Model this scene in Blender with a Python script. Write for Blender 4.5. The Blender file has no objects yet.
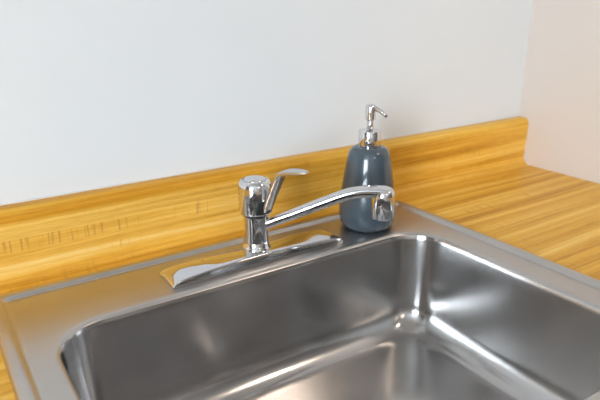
import bpy, bmesh, math, random
from mathutils import Vector, Matrix
random.seed(4)
S = bpy.context.scene
COL = S.collection
PI = math.pi

# ---------------------------------------------------------------- camera
cam_d = bpy.data.cameras.new('camera'); cam = bpy.data.objects.new('camera', cam_d); COL.objects.link(cam)
S.camera = cam
CX, CY, CZ, YAW, PIT, ROL, FPX = -1.0943, -0.8008, 0.3541, -0.5834, -0.3361, -0.0028, 596.2
d = Vector((math.sin(-YAW)*math.cos(PIT), math.cos(YAW)*math.cos(PIT), math.sin(PIT)))
r = d.cross(Vector((0, 0, 1))).normalized(); u = r.cross(d)
r2 = r*math.cos(ROL)+u*math.sin(ROL); u2 = -r*math.sin(ROL)+u*math.cos(ROL)
M = Matrix(((r2.x, u2.x, -d.x), (r2.y, u2.y, -d.y), (r2.z, u2.z, -d.z))).to_4x4()
M.translation = (CX, CY, CZ)
cam.matrix_world = M
cam_d.sensor_width = 36; cam_d.lens = 36*FPX/600
cam_d.clip_start = .01
cam_d.dof.use_dof = True; cam_d.dof.focus_distance = .76; cam_d.dof.aperture_fstop = 5.6

# ---------------------------------------------------------------- world, light, exposure
S.view_settings.view_transform = 'Standard'; S.view_settings.look = 'None'
S.view_settings.gamma = 1; S.view_settings.use_curve_mapping = False
S.view_settings.exposure = 0.40
W = bpy.data.worlds.new('world'); S.world = W; W.use_nodes = True
W.node_tree.nodes['Background'].inputs[0].default_value = (.80, .91, 1, 1)      # overcast daylight outside the window
W.node_tree.nodes['Background'].inputs[1].default_value = 22.0
WIN = (-2.75, -1.45, -.10, 1.15)        # window opening in the left wall: y0, y1, z0, z1
pd = bpy.data.lights.new('window_portal', 'AREA'); pd.shape = 'RECTANGLE'; pd.size = WIN[3]-WIN[2]; pd.size_y = WIN[1]-WIN[0]
pd.cycles.is_portal = True
po = bpy.data.objects.new('window_portal', pd); COL.objects.link(po)
po.location = (-3.22, (WIN[0]+WIN[1])/2, (WIN[2]+WIN[3])/2); po.rotation_euler = (0, -math.pi/2, 0)
# ceiling lamps of the room: x, y, radius, watts, colour
LAMPS = [(-.85, -2.8, .28, 6, (1, .84, .70), 'round frosted ceiling lamp in the middle of the room'),
         (.10, -1.15, .12, 3.2, (1, .84, .70), 'round frosted ceiling lamp past the end of the partition wall')]

# ---------------------------------------------------------------- helpers
def obj(name, me, mat=None, parent=None, smooth=True):
    if isinstance(me, bmesh.types.BMesh):
        bm = me; bmesh.ops.recalc_face_normals(bm, faces=bm.faces)
        me = bpy.data.meshes.new(name); bm.to_mesh(me); bm.free()
    o = bpy.data.objects.new(name, me); COL.objects.link(o)
    if mat: me.materials.append(mat)
    if parent: o.parent = parent
    if smooth:
        for p in me.polygons: p.use_smooth = True
    return o
def sharp(o, ang=35):
    me = o.data; bm = bmesh.new(); bm.from_mesh(me)
    for e in bm.edges:
        if len(e.link_faces) == 2 and e.calc_face_angle() > math.radians(ang): e.smooth = False
    bm.to_mesh(me); bm.free(); return o
def empty(name, loc=(0, 0, 0), rz=0):
    o = bpy.data.objects.new(name, None); COL.objects.link(o); o.location = loc; o.rotation_euler = (0, 0, rz)
    o.empty_display_size = .02
    return o
def tag(o, label, cat, group=None):
    o['label'] = label; o['category'] = cat
    if group: o['group'] = group
    return o
def box(bm, x0, x1, y0, y1, z0, z1, bev=0):
    g = bmesh.ops.create_cube(bm, size=1)
    for v in g['verts']:
        v.co = Vector(((x0+x1)/2+v.co.x*(x1-x0), (y0+y1)/2+v.co.y*(y1-y0), (z0+z1)/2+v.co.z*(z1-z0)))
    if bev:
        es = list({e for v in g['verts'] for e in v.link_edges})
        bmesh.ops.bevel(bm, geom=es, offset=bev, segments=2, affect='EDGES')
def boxo(name, b, mat, parent=None, bev=0):
    bm = bmesh.new(); box(bm, *b, bev=bev); return sharp(obj(name, bm, mat, parent))
def loft(bm, loops, close0=False, close1=False, cyc=True):
    L = [[bm.verts.new(p) for p in lp] for lp in loops]
    n = len(L[0])
    for a, b in zip(L, L[1:]):
        for i in range(n if cyc else n-1):
            j = (i+1) % n
            bm.faces.new((a[i], a[j], b[j], b[i]))
    if close0: bm.faces.new(L[0][::-1])
    if close1: bm.faces.new(L[-1])
    return L
def lathe(prof, n=40, c=(0, 0, 0), close=True):
    bm = bmesh.new()
    loops = [[(c[0]+rr_*math.cos(2*PI*i/n), c[1]+rr_*math.sin(2*PI*i/n), c[2]+z) for i in range(n)] for rr_, z in prof]
    loft(bm, loops, close, close); return bm
def rrect(x0, x1, y0, y1, rad, z, nc=10, ns=12):
    pts = []
    cs = [(x1-rad, y1-rad, 0), (x0+rad, y1-rad, 90), (x0+rad, y0+rad, 180), (x1-rad, y0+rad, 270)]
    arcs = []
    for cx, cy, a0 in cs:
        arcs.append([(cx+rad*math.cos(math.radians(a0+90*i/nc)), cy+rad*math.sin(math.radians(a0+90*i/nc))) for i in range(nc+1)])
    for k in range(4):
        pts += arcs[k]
        a = arcs[k][-1]; b = arcs[(k+1) % 4][0]
        for i in range(1, ns): pts.append((a[0]+(b[0]-a[0])*i/ns, a[1]+(b[1]-a[1])*i/ns))
    return [(x, y, z) for x, y in pts]
def sweep(path, radii, n=24, cap=True, up=(0, 0, 1), ex=1):
    """path points; radii = (side, vertical) half sizes per point"""
    bm = bmesh.new(); loops = []
    P = [Vector(p) for p in path]
    for i, p in enumerate(P):
        t = (P[min(i+1, len(P)-1)]-P[max(i-1, 0)]).normalized()
        s = t.cross(Vector(up)).normalized(); w = s.cross(t)
        a, b = radii[i]
        sq = lambda q: math.copysign(abs(q)**ex, q)
        loops.append([tuple(p+s*a*sq(math.cos(2*PI*k/n))+w*b*sq(math.sin(2*PI*k/n))) for k in range(n)])
    loft(bm, loops, cap, cap); return bm
def catmull(pts, m=8):
    out = []; n = len(pts)
    for i in range(n-1):
        p0, p1, p2, p3 = pts[max(i-1, 0)], pts[i], pts[i+1], pts[min(i+2, n-1)]
        for k in range(m):
            t = k/m
            out.append(tuple(.5*((2*b)+(c-a)*t+(2*a-5*b+4*c-e)*t*t+(-a+3*b-3*c+e)*t**3) for a, b, c, e in zip(p0, p1, p2, p3)))
    out.append(tuple(pts[-1])); return out

# ---------------------------------------------------------------- materials
class NT:
    def __init__(s, name):
        s.m = bpy.data.materials.new(name); s.m.use_nodes = True; s.t = s.m.node_tree
        s.b = s.t.nodes['Principled BSDF']
    def n(s, typ, **kw):
        nd = s.t.nodes.new(typ)
        for k, v in kw.items(): setattr(nd, k, v)
        return nd
    def l(s, a, b): s.t.links.new(a, b)
    def math(s, op, a, b=None, clamp=False):
        nd = s.n('ShaderNodeMath', operation=op, use_clamp=clamp)
        for i, v in enumerate((a, b)):
            if v is None: continue
            if isinstance(v, (int, float)): nd.inputs[i].default_value = v
            else: s.l(v, nd.inputs[i])
        return nd.outputs[0]
    def ramp(s, fac, stops, interp='LINEAR'):
        nd = s.n('ShaderNodeValToRGB'); e = nd.color_ramp.elements; nd.color_ramp.interpolation = interp
        while len(e) < len(stops): e.new(.5)
        for el, (p, c) in zip(e, stops):
            el.position = p; el.color = (*c, 1) if len(c) == 3 else c
        s.l(fac, nd.inputs[0]); return nd.outputs[0]
    def mix(s, fac, a, b, mode='MIX'):
        nd = s.n('ShaderNodeMix', data_type='RGBA', blend_type=mode)
        for i, v in ((0, fac), (6, a), (7, b)):
            if isinstance(v, (int, float)): nd.inputs[i].default_value = v
            elif isinstance(v, tuple): nd.inputs[i].default_value = (*v, 1)
            else: s.l(v, nd.inputs[i])
        return nd.outputs[2]
    def noise(s, vec, scale, detail=3, rough=.5, dist=0):
        nd = s.n('ShaderNodeTexNoise'); nd.inputs['Scale'].default_value = scale
        nd.inputs['Detail'].default_value = detail; nd.inputs['Roughness'].default_value = rough
        nd.inputs['Distortion'].default_value = dist
        s.l(vec, nd.inputs['Vector']); return nd.outputs['Fac']
    def vmap(s, vec, sc, loc=(0, 0, 0)):
        nd = s.n('ShaderNodeMapping'); nd.inputs['Scale'].default_value = sc; nd.inputs['Location'].default_value = loc
        s.l(vec, nd.inputs['Vector']); return nd.outputs[0]
    def bump(s, h, strength, dist=.001):
        nd = s.n('ShaderNodeBump'); nd.inputs['Strength'].default_value = strength; nd.inputs['Distance'].default_value = dist
        s.l(h, nd.inputs['Height']); s.l(nd.outputs[0], s.b.inputs['Normal'])
    def set(s, **kw):
        for k, v in kw.items():
            s.b.inputs[k.replace('_', ' ')].default_value = (*v, 1) if isinstance(v, tuple) else v

def plain(name, col, rough=.5, metal=0, **kw):
    t = NT(name); t.set(Base_Color=col, Roughness=rough, Metallic=metal, **kw); return t.m

def paint(name, col, bump=.12):
    t = NT(name); co = t.n('ShaderNodeTexCoord').outputs['Object']
    big = t.noise(co, 2.5, 2)
    c = t.mix(big, tuple(x*.975 for x in col), tuple(min(1, x*1.015) for x in col))
    t.l(c, t.b.inputs['Base Color']); t.set(Roughness=.55)
    t.bump(t.noise(co, 160, 3, .6), bump, .0015); return t.m
M_WALL = paint('wall_paint_cool_white', (.76, .775, .79))
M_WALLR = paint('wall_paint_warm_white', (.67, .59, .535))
M_ROOM = paint('room_paint', (.40, .37, .34))
M_DIM = paint('dark_reflection_paint', (.13, .12, .115))
M_CEIL = paint('ceiling_paint', (.62, .615, .60))

def laminate():
    t = NT('woodgrain_laminate')
    uv = t.n('ShaderNodeUVMap').outputs[0]
    sep = t.n('ShaderNodeSeparateXYZ'); t.l(uv, sep.inputs[0]); U, V = sep.outputs[0], sep.outputs[1]
    # wavy boards
    wob = t.noise(t.vmap(uv, (1.4, 6, 1)), 1.0, 2)
    Vw = t.math('ADD', V, t.math('MULTIPLY', t.math('SUBTRACT', wob, .5), .022))
    comb = t.n('ShaderNodeCombineXYZ'); t.l(U, comb.inputs[0]); t.l(Vw, comb.inputs[1]); w = comb.outputs[0]
    broad = t.noise(t.vmap(w, (.9, 46, 1)), 1.0, 2, .5)
    streak = t.noise(t.vmap(w, (2.6, 150, 1), (3, 7, 0)), 1.0, 3, .6)
    fine = t.noise(t.vmap(w, (40, 700, 1), (1, 2, 0)), 1.0, 2, .6)
    a = t.math('ADD', t.math('MULTIPLY', broad, .50), t.math('ADD', t.math('MULTIPLY', streak, .34), t.math('MULTIPLY', fine, .16)))
    col = t.ramp(a, [(.32, (.47, .190, .014)), (.42, (.68, .325, .028)), (.52, (.84, .465, .062)), (.64, (.94, .63, .165))])
    # short cross ticks (medullary flecks) in patches along the bands
    tick = t.noise(t.vmap(uv, (240, 9, 1), (5, 1, 0)), 1.0, 1, .5)
    tick = t.ramp(tick, [(.55, (0, 0, 0)), (.66, (1, 1, 1))])
    patch = t.noise(t.vmap(uv, (5, 40, 1), (8, 3, 0)), 1.0, 2, .5)
    patch = t.ramp(patch, [(.56, (0, 0, 0)), (.66, (1, 1, 1))])
    # one clear row of ticks along the middle of the backsplash face
    dv = t.math('ABSOLUTE', t.math('ADD', V, .021)); row = t.math('LESS_THAN', dv, .0085)
    rowx = t.ramp(t.noise(t.vmap(uv, (9, 1, 1), (2, 0, 0)), 1.0, 1), [(.34, (0, 0, 0)), (.46, (1, 1, 1))])
    lx = t.math('LESS_THAN', U, -.74)
    row = t.math('MULTIPLY', t.math('MULTIPLY', row, rowx), lx)
    pk = t.math('MAXIMUM', t.math('MULTIPLY', patch, .30), t.math('MULTIPLY', row, .5))
    col = t.mix(t.math('MULTIPLY', tick, pk), col, (.42, .19, .035))
    # broad bands along the splash: darker orange towards the rolled top, a pale board below it
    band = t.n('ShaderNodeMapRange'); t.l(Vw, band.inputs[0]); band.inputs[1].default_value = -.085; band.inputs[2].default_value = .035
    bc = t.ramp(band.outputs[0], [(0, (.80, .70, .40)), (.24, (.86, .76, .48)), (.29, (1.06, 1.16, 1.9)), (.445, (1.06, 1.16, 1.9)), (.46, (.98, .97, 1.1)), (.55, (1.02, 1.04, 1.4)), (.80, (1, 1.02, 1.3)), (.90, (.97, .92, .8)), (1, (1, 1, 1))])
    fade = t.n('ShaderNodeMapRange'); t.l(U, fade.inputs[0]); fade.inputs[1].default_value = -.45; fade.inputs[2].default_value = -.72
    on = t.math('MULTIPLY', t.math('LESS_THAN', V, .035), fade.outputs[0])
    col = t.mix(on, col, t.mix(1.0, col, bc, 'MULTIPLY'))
    t.l(col, t.b.inputs['Base Color'])
    t.set(Roughness=.42); t.b.inputs['Specular IOR Level'].default_value = .3
    t.bump(fine, .05, .0005)
    return t.m
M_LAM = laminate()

def steel(name, base, rough, sc, aniso=0):
    t = NT(name); co = t.n('ShaderNodeTexCoord').outputs['Object']
    st = t.noise(t.vmap(co, sc), 1.0, 2, .5)
    blot = t.noise(co, 6, 2, .5)
    f = t.math('ADD', t.math('MULTIPLY', st, .1), t.math('MULTIPLY', blot, .9))
    t.l(t.ramp(f, [(0, tuple(x*.86 for x in base)), (1, tuple(x*1.14 for x in base))]), t.b.inputs['Base Color'])
    rr = t.n('ShaderNodeMapRange'); t.l(f, rr.inputs[0]); rr.inputs[1].default_value = 0; rr.inputs[2].default_value = 1
    rr.inputs[3].default_value = rough-.09; rr.inputs[4].default_value = rough+.09
    t.l(rr.outputs[0], t.b.inputs['Roughness']); t.set(Metallic=1.0)
    if aniso:
        t.set(Anisotropic=aniso, Anisotropic_Rotation=.25)
        tg = t.n('ShaderNodeTangent', direction_type='RADIAL', axis='Z'); t.l(tg.outputs[0], t.b.inputs['Tangent'])
        # walls are brushed around the bowl, the floor is evenly scratched
        nz_ = t.n('ShaderNodeSeparateXYZ'); t.l(t.n('ShaderNodeNewGeometry').outputs['Normal'], nz_.inputs[0])
        an = t.n('ShaderNodeMapRange'); t.l(nz_.outputs[2], an.inputs[0]); an.inputs[1].default_value = .55; an.inputs[2].default_value = .95
        an.inputs[3].default_value = aniso; an.inputs[4].default_value = 0; t.l(an.outputs[0], t.b.inputs['Anisotropic'])
    return t.m
M_STEEL = steel('brushed_steel_deck', (.52, .502, .488), .32, (8, 60, 8))
M_BOWL = steel('brushed_steel_bowl', (.505, .493, .487), .20, (3, 3, 60), .65)
M_CHROME = plain('chrome', (.70, .70, .72), .06, 1)
M_SATIN = plain('satin_chrome', (.62, .61, .60), .22, 1)
M_DARK = plain('dark_gap', (.015, .015, .015), .5)
M_CERAMIC = plain('grey_glazed_ceramic', (.056, .076, .094), .21)
M_CERAMIC.node_tree.nodes['Principled BSDF'].inputs['Coat Weight'].default_value = .4
M_WHITE = plain('white_plastic', (.8, .8, .8), .4)
M_CAULK = plain('caulk', (.72, .70, .66), .6)
M_CAB = plain('cabinet_paint', (.55, .50, .44), .5)
M_FLOOR = plain('floor_vinyl', (.22, .16, .115), .5)

# ---------------------------------------------------------------- the room
def struct(name, b, mat):
    o = boxo(name, b, mat); o['kind'] = 'structure'; return o
XR, XL, YF, ZC, ZF = 1.3, -3.2, -3.4, 1.52, -.92
wall_back = struct('wall_back', (XL-.1, XR+.1, 0, .1, ZF, ZC), M_WALL)
wall_right = struct('wall_right', (0, .1, -.70, 0, ZF, ZC), M_WALLR)       # unseen end cut short past the counter so chrome reflects the dark side
struct('wall_side', (XR, XR+.1, YF-.1, 0, ZF, ZC), M_DIM)  # unseen wall, added dark to darken reflections in the chrome
bm = bmesh.new()
for b in ((YF-.1, 0, ZF, WIN[2]), (YF-.1, 0, WIN[3], ZC), (YF-.1, WIN[0], WIN[2], WIN[3]), (WIN[1], 0, WIN[2], WIN[3])): box(bm, XL-.1, XL, *b)
wl = obj('wall_left', bm, M_ROOM, None, False); wl['kind'] = 'structure'
win = empty('window_1', (XL-.05, 0, 0)); win['kind'] = 'structure'
for nm, b in (('frame', (WIN[0], WIN[0]+.04, WIN[2], WIN[3])), ('frame', (WIN[1]-.04, WIN[1], WIN[2], WIN[3])), ('frame', (WIN[0]+.04, WIN[1]-.04, WIN[2], WIN[2]+.04)), ('frame', (WIN[0]+.04, WIN[1]-.04, WIN[3]-.04, WIN[3])), ('mullion', ((WIN[0]+WIN[1])/2-.02, (WIN[0]+WIN[1])/2+.02, WIN[2]+.04, WIN[3]-.04))):
    boxo(nm, (-.02, .02, *b), M_WHITE, win)
struct('wall_front', (XL, XR, YF-.1, YF, ZF, ZC), M_ROOM)
struct('ceiling', (XL-.1, XR+.1, YF-.1, .1, ZC, ZC+.1), M_CEIL)
struct('floor', (XL-.1, XR+.1, YF-.1, .1, ZF-.1, ZF), M_FLOOR)

# ceiling lamps
for x, y, rad, watts, colr, lab in LAMPS:
    e = empty('ceiling_lamp', (x, y, ZC))
    tag(e, lab, 'lamp', 'ceiling lamps')
    obj('base_ring', lathe([(rad+.012, 0), (rad+.012, -.02), (rad, -.024), (rad*.9, -.02)], 48), M_SATIN, e)
    em = NT('lamp_glass'); em.set(Base_Color=(.9, .9, .88), Roughness=.4)
    em.b.inputs['Emission Color'].default_value = (*colr, 1); em.b.inputs['Emission Strength'].default_value = watts/(PI*rad*rad*PI)
    obj('glass_shade', lathe([(rad-.002, -.022)]+[(rad*math.cos(a), -.022-.05*math.sin(a)) for a in [k*PI/2/8 for k in range(1, 8)]]+[(.002, -.072)], 48), em.m, e)

# ---------------------------------------------------------------- countertop
SX0, SX1, SY0, SY1 = -1.0604, -.3947, -.605, -.0522        # sink outline
top = empty('countertop', (0, 0, 0))
tag(top, 'yellow-brown woodgrain laminate countertop with raised backsplash along the white wall', 'countertop')
CT0, CYF, CYB = -2.3, -.66, -.040
def set_uv(o, fn):
    me = o.data; lay = me.uv_layers.new(name='UVMap')
    for lp in me.loops: lay.data[lp.index].uv = fn(me.vertices[lp.vertex_index].co)
bm = bmesh.new()
hole = (SX0+.014, SX1-.014, SY0+.014, SY1-.012)
loft(bm, [rrect(*hole, .02, -.036), rrect(*hole, .02, 0), rrect(CT0, 0, CYF, CYB, .0005, 0), rrect(CT0, 0, CYF, CYB, .0005, -.036), rrect(*hole, .02, -.036)])
ws = sharp(obj('work_surface', bm, M_LAM, top)); set_uv(ws, lambda c: (c.x, -c.y-c.z*.01))
# backsplash: cove, face, rounded top
prof = []
T, H, rc = .024, .100, .016
prof.append((CYB, 0.0, CYB))
arc = 0
pts = [(CYB, 0.)]
for k in range(1, 9):
    a = PI/2*k/8; pts.append((-T-rc+rc*math.sin(a), rc-rc*math.cos(a)))
pts.append((-T-.0012, .05))
pts.append((-T-.0018, .078))
rt = .013
for k in range(0, 9):
    a = PI/2*k/8; pts.append((-T-.002+rt-rt*math.cos(a), H-rt+rt*math.sin(a)))
pts.append((0, H))
vs = [CYB]; 
for a, b in zip(pts, pts[1:]): vs.append(vs[-1]+math.hypot(b[0]-a[0], b[1]-a[1]))
vs = [-(CYB)-(v-CYB) for v in vs]     # v continues the counter's v upward
bm = bmesh.new()
NXB = 24
loops = []
rows = []
for i in range(NXB+1):
    x = CT0+(0-CT0)*i/NXB
    rows.append([bm.verts.new((x, y, z)) for y, z in pts+[(0, -.036), (CYB, -.036)]])
uvl = bm.loops.layers.uv.new('UVMap')
np_ = len(pts)+2; vv = vs+[vs[-1]-.1, .04]
for i in range(NXB):
    for k in range(np_):
        k2 = (k+1) % np_
        f = bm.faces.new((rows[i][k], rows[i+1][k], rows[i+1][k2], rows[i][k2]))
        for lp, kk in zip(f.loops, (k, k, k2, k2)): lp[uvl].uv = (lp.vert.co.x, vv[kk])
bm.faces.new(rows[0][::-1]); bm.faces.new(rows[-1])
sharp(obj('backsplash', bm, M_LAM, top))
# rolled front edge
fp = [(CYF, 0)]+[(CYF-.016*math.sin(PI*k/16), -.016+.016*math.cos(PI*k/16)) for k in range(1, 9)]+[(CYF-.016, -.036), (CYF, -.036)]
bm = bmesh.new(); loft(bm, [[(x, y, z) for y, z in fp] for x in (CT0, 0)], True, True)
fe = sharp(obj('front_edge', bm, M_LAM, top)); set_uv(fe, lambda c: (c.x, -c.y-c.z))
# caulk joint on the wall above the backsplash
path = []
rad = []
for i in range(241):
    x = CT0+(-CT0-.003)*i/240
    path.append((x, -.0006, H+.0006)); q = .0011+.0009*random.random(); rad.append((q, q))
obj('caulk_bead', sweep(path, rad, 6), M_CAULK, wall_back)

# ---------------------------------------------------------------- cabinet under the counter
cab = empty('base_cabinet', (0, 0, ZF)); tag(cab, 'plain painted base cabinet carrying the woodgrain countertop', 'cabinet')
def cpart(name, b, parent=cab, mat=M_CAB):
    x0, x1, y0, y1, z0, z1 = b
    return boxo(name, (x0, x1, y0, y1, z0-ZF, z1-ZF), mat, parent, .0015)
for x in (CT0+.02, -1.15, -.32, -.02): cpart('side_panel', (x-.009, x+.009, -.60, -.005, ZF+.002, -.037))
cpart('bottom_panel', (CT0+.03, -.03, -.595, -.01, ZF+.10, ZF+.118))
cpart('toe_kick', (CT0+.012, -.012, -.55, -.535, ZF+.002, ZF+.10))
edges = [CT0+.01, -1.72, -1.15, -.735, -.32, -.012]
for a, b in zip(edges, edges[1:]):
    dr = cpart('door', (a+.004, b-.004, -.622, -.603, ZF+.11, -.045))
    cpart('handle', (b-.05, b-.038, -.646, -.622, -.25, -.13), dr, M_SATIN)

# ---------------------------------------------------------------- sink
sink = empty('sink', (0, 0, 0)); tag(sink, 'brushed stainless steel drop-in sink set into the woodgrain countertop', 'sink')
BX0, BX1, BY0, BY1 = -1.0122, -.4579, -.565, -.1734
ZD = .0022
def ins(dx, z, rad): return rrect(SX0+dx, SX1-dx, SY0+dx, SY1-dx, rad, z)
RB = .060
def bi(dx, z): return rrect(BX0+dx, BX1-dx, BY0+dx, BY1-dx, RB-dx if dx < .013 else RB-.013-.45*(dx-.013), z)
bm = bmesh.new()
loft(bm, [ins(.001, .0003, .021), ins(0, .0012, .022), ins(.0006, .0026, .022), ins(.0022, .0044, .020), ins(.005, .0055, .018), ins(.010, .0058, .015), ins(.0130, .0055, .013),
          ins(.0152, .0044, .012), ins(.0178, .0022, .011), ins(.0194, .0012, .010), ins(.0212, .0014, .009), ins(.0232, .0020, .008), ins(.026, ZD, .008), bi(-.010, ZD), bi(-.0045, ZD), bi(-.0022, ZD-.0003), bi(-.0004, ZD-.0012), bi(.0012, ZD-.0030)])
obj('deck', bm, M_STEEL, sink)
DEP = -.153; RF = .040; DRAFT = .010
prof = [(.0012, ZD-.0030), (.0023, ZD-.0056), (.003, ZD-.010)]
zf = DEP+RF
for k in range(1, 9): prof.append((.003+DRAFT*k/8, (ZD-.010)+(zf-(ZD-.010))*k/8))
for k in range(1, 11):
    a = PI/2*k/10; prof.append((.003+DRAFT+RF*(1-math.cos(a)), zf-RF*math.sin(a)))
bm = bmesh.new()
loops = [bi(dx, z) for dx, z in prof]
cxb, cyb = (BX0+BX1)/2, (BY0+BY1)/2
base = loops[-1]
for k, (s, dz) in enumerate(((.985, -.00005), (.95, -.00015), (.8, -.0006), (.55, -.0015), (.32, -.0025))):
    lp = []
    for x, y, z in base:
        lp.append((cxb+(x-cxb)*s, cyb+(y-cyb)*s, DEP+dz))
    loops.append(lp)
ang = [math.atan2((y-cyb)/(BY1-BY0), (x-cxb)/(BX1-BX0)) for x, y, z in base]
for rad_, dz in ((.048, -.0035), (.045, -.0042), (.040, -.008)):
    loops.append([(cxb+rad_*math.cos(a), cyb+rad_*math.sin(a), DEP+dz) for a in ang])
loft(bm, loops, False, False)
obj('bowl', bm, M_BOWL, sink)
st = obj('drain_strainer', lathe([(.040, -.008), (.036, -.012), (.02, -.013), (.018, -.010), (.008, -.010), (.006, -.002), (.001, -.001)], 40, (cxb, cyb, DEP)), M_CHROME, sink)

# ---------------------------------------------------------------- faucet
FX, FY = -.722, -.126
fau = empty('faucet', (FX, FY, ZD)); tag(fau, 'chrome single-lever kitchen faucet on a long crowned deck plate', 'faucet')
# deck plate: crowned along its length, front bevel is widest in the middle
L = .134
bm = bmesh.new(); loops = []
N = 56
HC = .0120
for i in range(N+1):
    s = -1+2*i/N
    t = max(0, 1-s*s); x = L*s-.003
    tc = t**.4
    e = max(0, (abs(s)-.88)/.12)
    yb_ = .031-.012*e*e; yf_ = -.031+.003*e*e*(1 if s > 0 else .2)
    zt = .0035+HC*tc
    yr = yf_+.0015+.0012*tc
    sec = [(yb_, 0), (yb_, .0022), (yb_-.0012, .0034)]
    y0 = yb_-.0012
    for k in range(1, 9):
        q = k/8
        drop = .0028*max(0, min(1, (abs(s)-.42)/.35))*min(1, (1-abs(s))*7)
        zz = .0034+(zt+drop-.0034)*math.sin(min(1, q/(.55+.45*max(0, 1-abs(s)*2)))*PI/2)
        if q > .55: zz -= drop*((q-.55)/.45)**1.6
        sec.append((y0+(yr+.001-y0)*q, zz))
    sec += [(yr-.0006, zt-.0003), (yr-.0011, zt-.0010), (yr-.0014, zt-.0018), ((yr+yf_)/2-.0006, zt*.5), (yf_, .0012), (yf_, 0)]
    loops.append([(x, a, b) for a, b in sec])
loft(bm, loops, True, True)
o = sharp(obj('deck_plate', bm, M_CHROME, fau), 50)
ZP = .0150
o = obj('body', lathe([(.0200, ZP-.006), (.0200, ZP+.0015), (.0190, ZP+.003), (.0180, ZP+.004), (.0176, ZP+.012), (.0166, .036), (.0168, .052), (.0178, .0605), (.0178, .0628), (.0158, .0634)], 48), M_CHROME, fau); sharp(o, 50)
HZ = .0062
obj('joint_ring', lathe([(.0160, .0610), (.0160, .0680)], 48), M_DARK, fau)
head = lathe([(.0205, .0608), (.0226, .0614), (.0231, .0630), (.0231, .0975), (.0226, .1010), (.0208, .1046), (.0184, .1068), (.0172, .1072), (.0166, .1055), (.0150, .1050)], 56, (0, 0, HZ))
head_o = sharp(obj('head', head, M_CHROME, fau), 40)
obj('cap', lathe([(.0150, .1045), (.0146, .1075), (.0132, .1092), (.009, .1100), (.001, .1103)], 48, (0, 0, HZ)), M_CHROME, head_o)
# spout
SL = .1755; sa = math.radians(-37); sd = Vector((math.cos(sa), math.sin(sa), 0)); tip = sd*SL
def sp(a, z): return (sd.x*a, sd.y*a, z)
ctrl = [sp(.004, .0455), sp(.0126, .0487), sp(.0335, .0572), sp(.061, .0682), sp(.0952, .0825), sp(.1234, .0937), sp(.1446, .0982), sp(.160, .0990), sp(SL, .0978), sp(SL+.010, .0935)]
path = catmull(ctrl, 12)
rads = []
for i, p in enumerate(path):
    q = i/(len(path)-1)
    a = .0092+.0048*max(0, (q-.45)/.55); b = .0070+.0008*max(0, (q-.65)/.35)
    if q > .9: k = (q-.9)/.1; sq = math.sqrt(max(.02, 1-k*k)); a *= sq; b *= max(.35, sq)
    rads.append((a, b))
spo = obj('spout', sweep(path, rads, 48, ex=.62), M_CHROME, fau)
nz = lathe([(.001, .1052), (.006, .1050), (.010, .1040), (.0132, .1018), (.0150, .0985), (.0156, .094), (.0156, .0700), (.0151, .0690), (.0151, .0630), (.0143, .0617), (.011, .0617), (.010, .0630), (.001, .0635)], 44, (tip.x-sd.x*.002, tip.y-sd.y*.002, 0))
sharp(obj('outlet', nz, M_CHROME, spo), 50)
# lever handle
ha = math.radians(-70); hd = Vector((math.cos(ha), math.sin(ha), 0)); hs = Vector((-hd.y, hd.x, 0))
def hp(a, z, s=0): return (hd.x*a+hs.x*s, hd.y*a+hs.y*s, z)
def slab(pts):     # pts: (along, z, half width, half thickness)
    bm = bmesh.new(); loops = []
    n = len(pts)
    for i, (a, z, w, h) in enumerate(pts):
        a0, z0 = pts[max(i-1, 0)][:2]; a1, z1 = pts[min(i+1, n-1)][:2]
        ta, tz = a1-a0, z1-z0; ln = math.hypot(ta, tz); ta /= ln; tz /= ln
        na, nz_ = -tz, ta
        c = []
        for (sx, sy) in ((1, .5), (.8, 1), (-.8, 1), (-1, .5), (-1, -.5), (-.8, -1), (.8, -1), (1, -.5)):
            c.append(hp(a+na*h*sy, z+nz_*h*sy, w*sx))
        loops.append(c)
    loft(bm, loops, True, True); return bm
lev = [(.0195, .0700, .0085, .0022), (.0225, .0775, .0098, .0024), (.0285, .0920, .0108, .0024), (.0365, .1095, .0112, .0024), (.0425, .1225, .0112, .0025), (.0455, .1278, .0112, .0028), (.0500, .1310, .0112, .0030),
       (.058, .1334, .0110, .0030), (.068, .1354, .0100, .0027), (.078, .1370, .0080, .0022), (.0870, .1380, .0045, .0015)]
sharp(obj('lever', slab(lev), M_SATIN, fau), 40)
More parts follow.
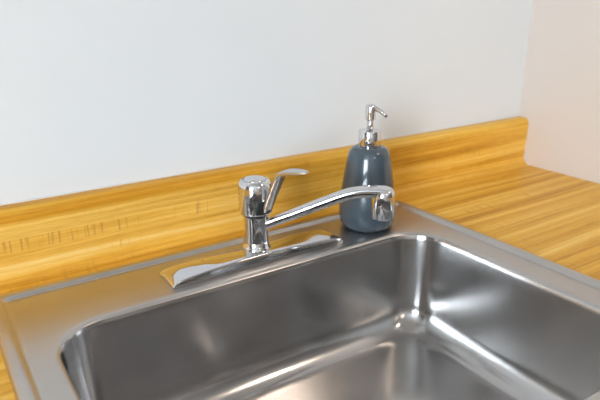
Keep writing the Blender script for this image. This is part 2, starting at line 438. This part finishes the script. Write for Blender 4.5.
# dark slot the lever leaves the head through
bm = bmesh.new(); loops = []
for z, e in ((.0690, .0), (.0700, .0009), (.0870, .0009), (.0885, .0)):
    lp = []
    for k in range(9):
        a = ha+math.radians(-50+62*k/8); lp.append(((.0228+e)*math.cos(a), (.0228+e)*math.sin(a), z))
    for k in range(8, -1, -1):
        a = ha+math.radians(-50+62*k/8); lp.append((.021*math.cos(a), .021*math.sin(a), z))
    loops.append(lp)
loft(bm, loops, True, True); obj('lever_slot', bm, M_DARK, head_o)

# ---------------------------------------------------------------- soap dispenser
sd_ = empty('soap_dispenser', (-.517, -.119, ZD+.0003)); tag(sd_, 'slate grey ceramic soap dispenser with chrome pump at the back corner of the sink', 'soap dispenser')
bp = [(.001, .0), (.033, .0), (.0365, .0015), (.0395, .006), (.0415, .013), (.0425, .022), (.0422, .034), (.0403, .050), (.0376, .068), (.0349, .086), (.0326, .100), (.0310, .1075), (.0290, .1135), (.0255, .1180), (.0210, .1203), (.0165, .1208), (.001, .1208)]
obj('body', lathe([(a*1.05, b*1.07) for a, b in bp], 64), M_CERAMIC, sd_)
sharp(obj('collar', lathe([(.001, .1285), (.0168, .1285), (.0172, .1295), (.0172, .1522), (.0166, .1534), (.007, .1534), (.001, .1534)], 48), M_CHROME, sd_), 40)
obj('stem', lathe([(.0052, .152), (.0052, .172)], 24), M_CHROME, sd_)
ph = sharp(obj('pump_head', lathe([(.0065, .1690), (.0078, .1698), (.0080, .173), (.0080, .1885), (.0074, .1912), (.005, .1925), (.001, .1928)], 32), M_CHROME, sd_), 50)
na = math.radians(-65); nd = Vector((math.cos(na), math.sin(na), 0))
npth = [(nd.x*a, nd.y*a, z) for a, z in ((.002, .1885), (.009, .1868), (.016, .1838), (.022, .1800), (.026, .1772))]
nr = [(.0042, .0042), (.0038, .0038), (.0030, .0030), (.0026, .0026), (.0024, .0024)]
nzl = obj('nozzle', sweep(npth, nr, 16), M_CHROME, ph)
e0, e1 = Vector(npth[-2]), Vector(npth[-1]); dd = (e1-e0).normalized()
obj('nozzle_opening', sweep([tuple(e1-dd*.001), tuple(e1+dd*.0006)], [(.0021, .0021)]*2, 12), M_DARK, nzl)
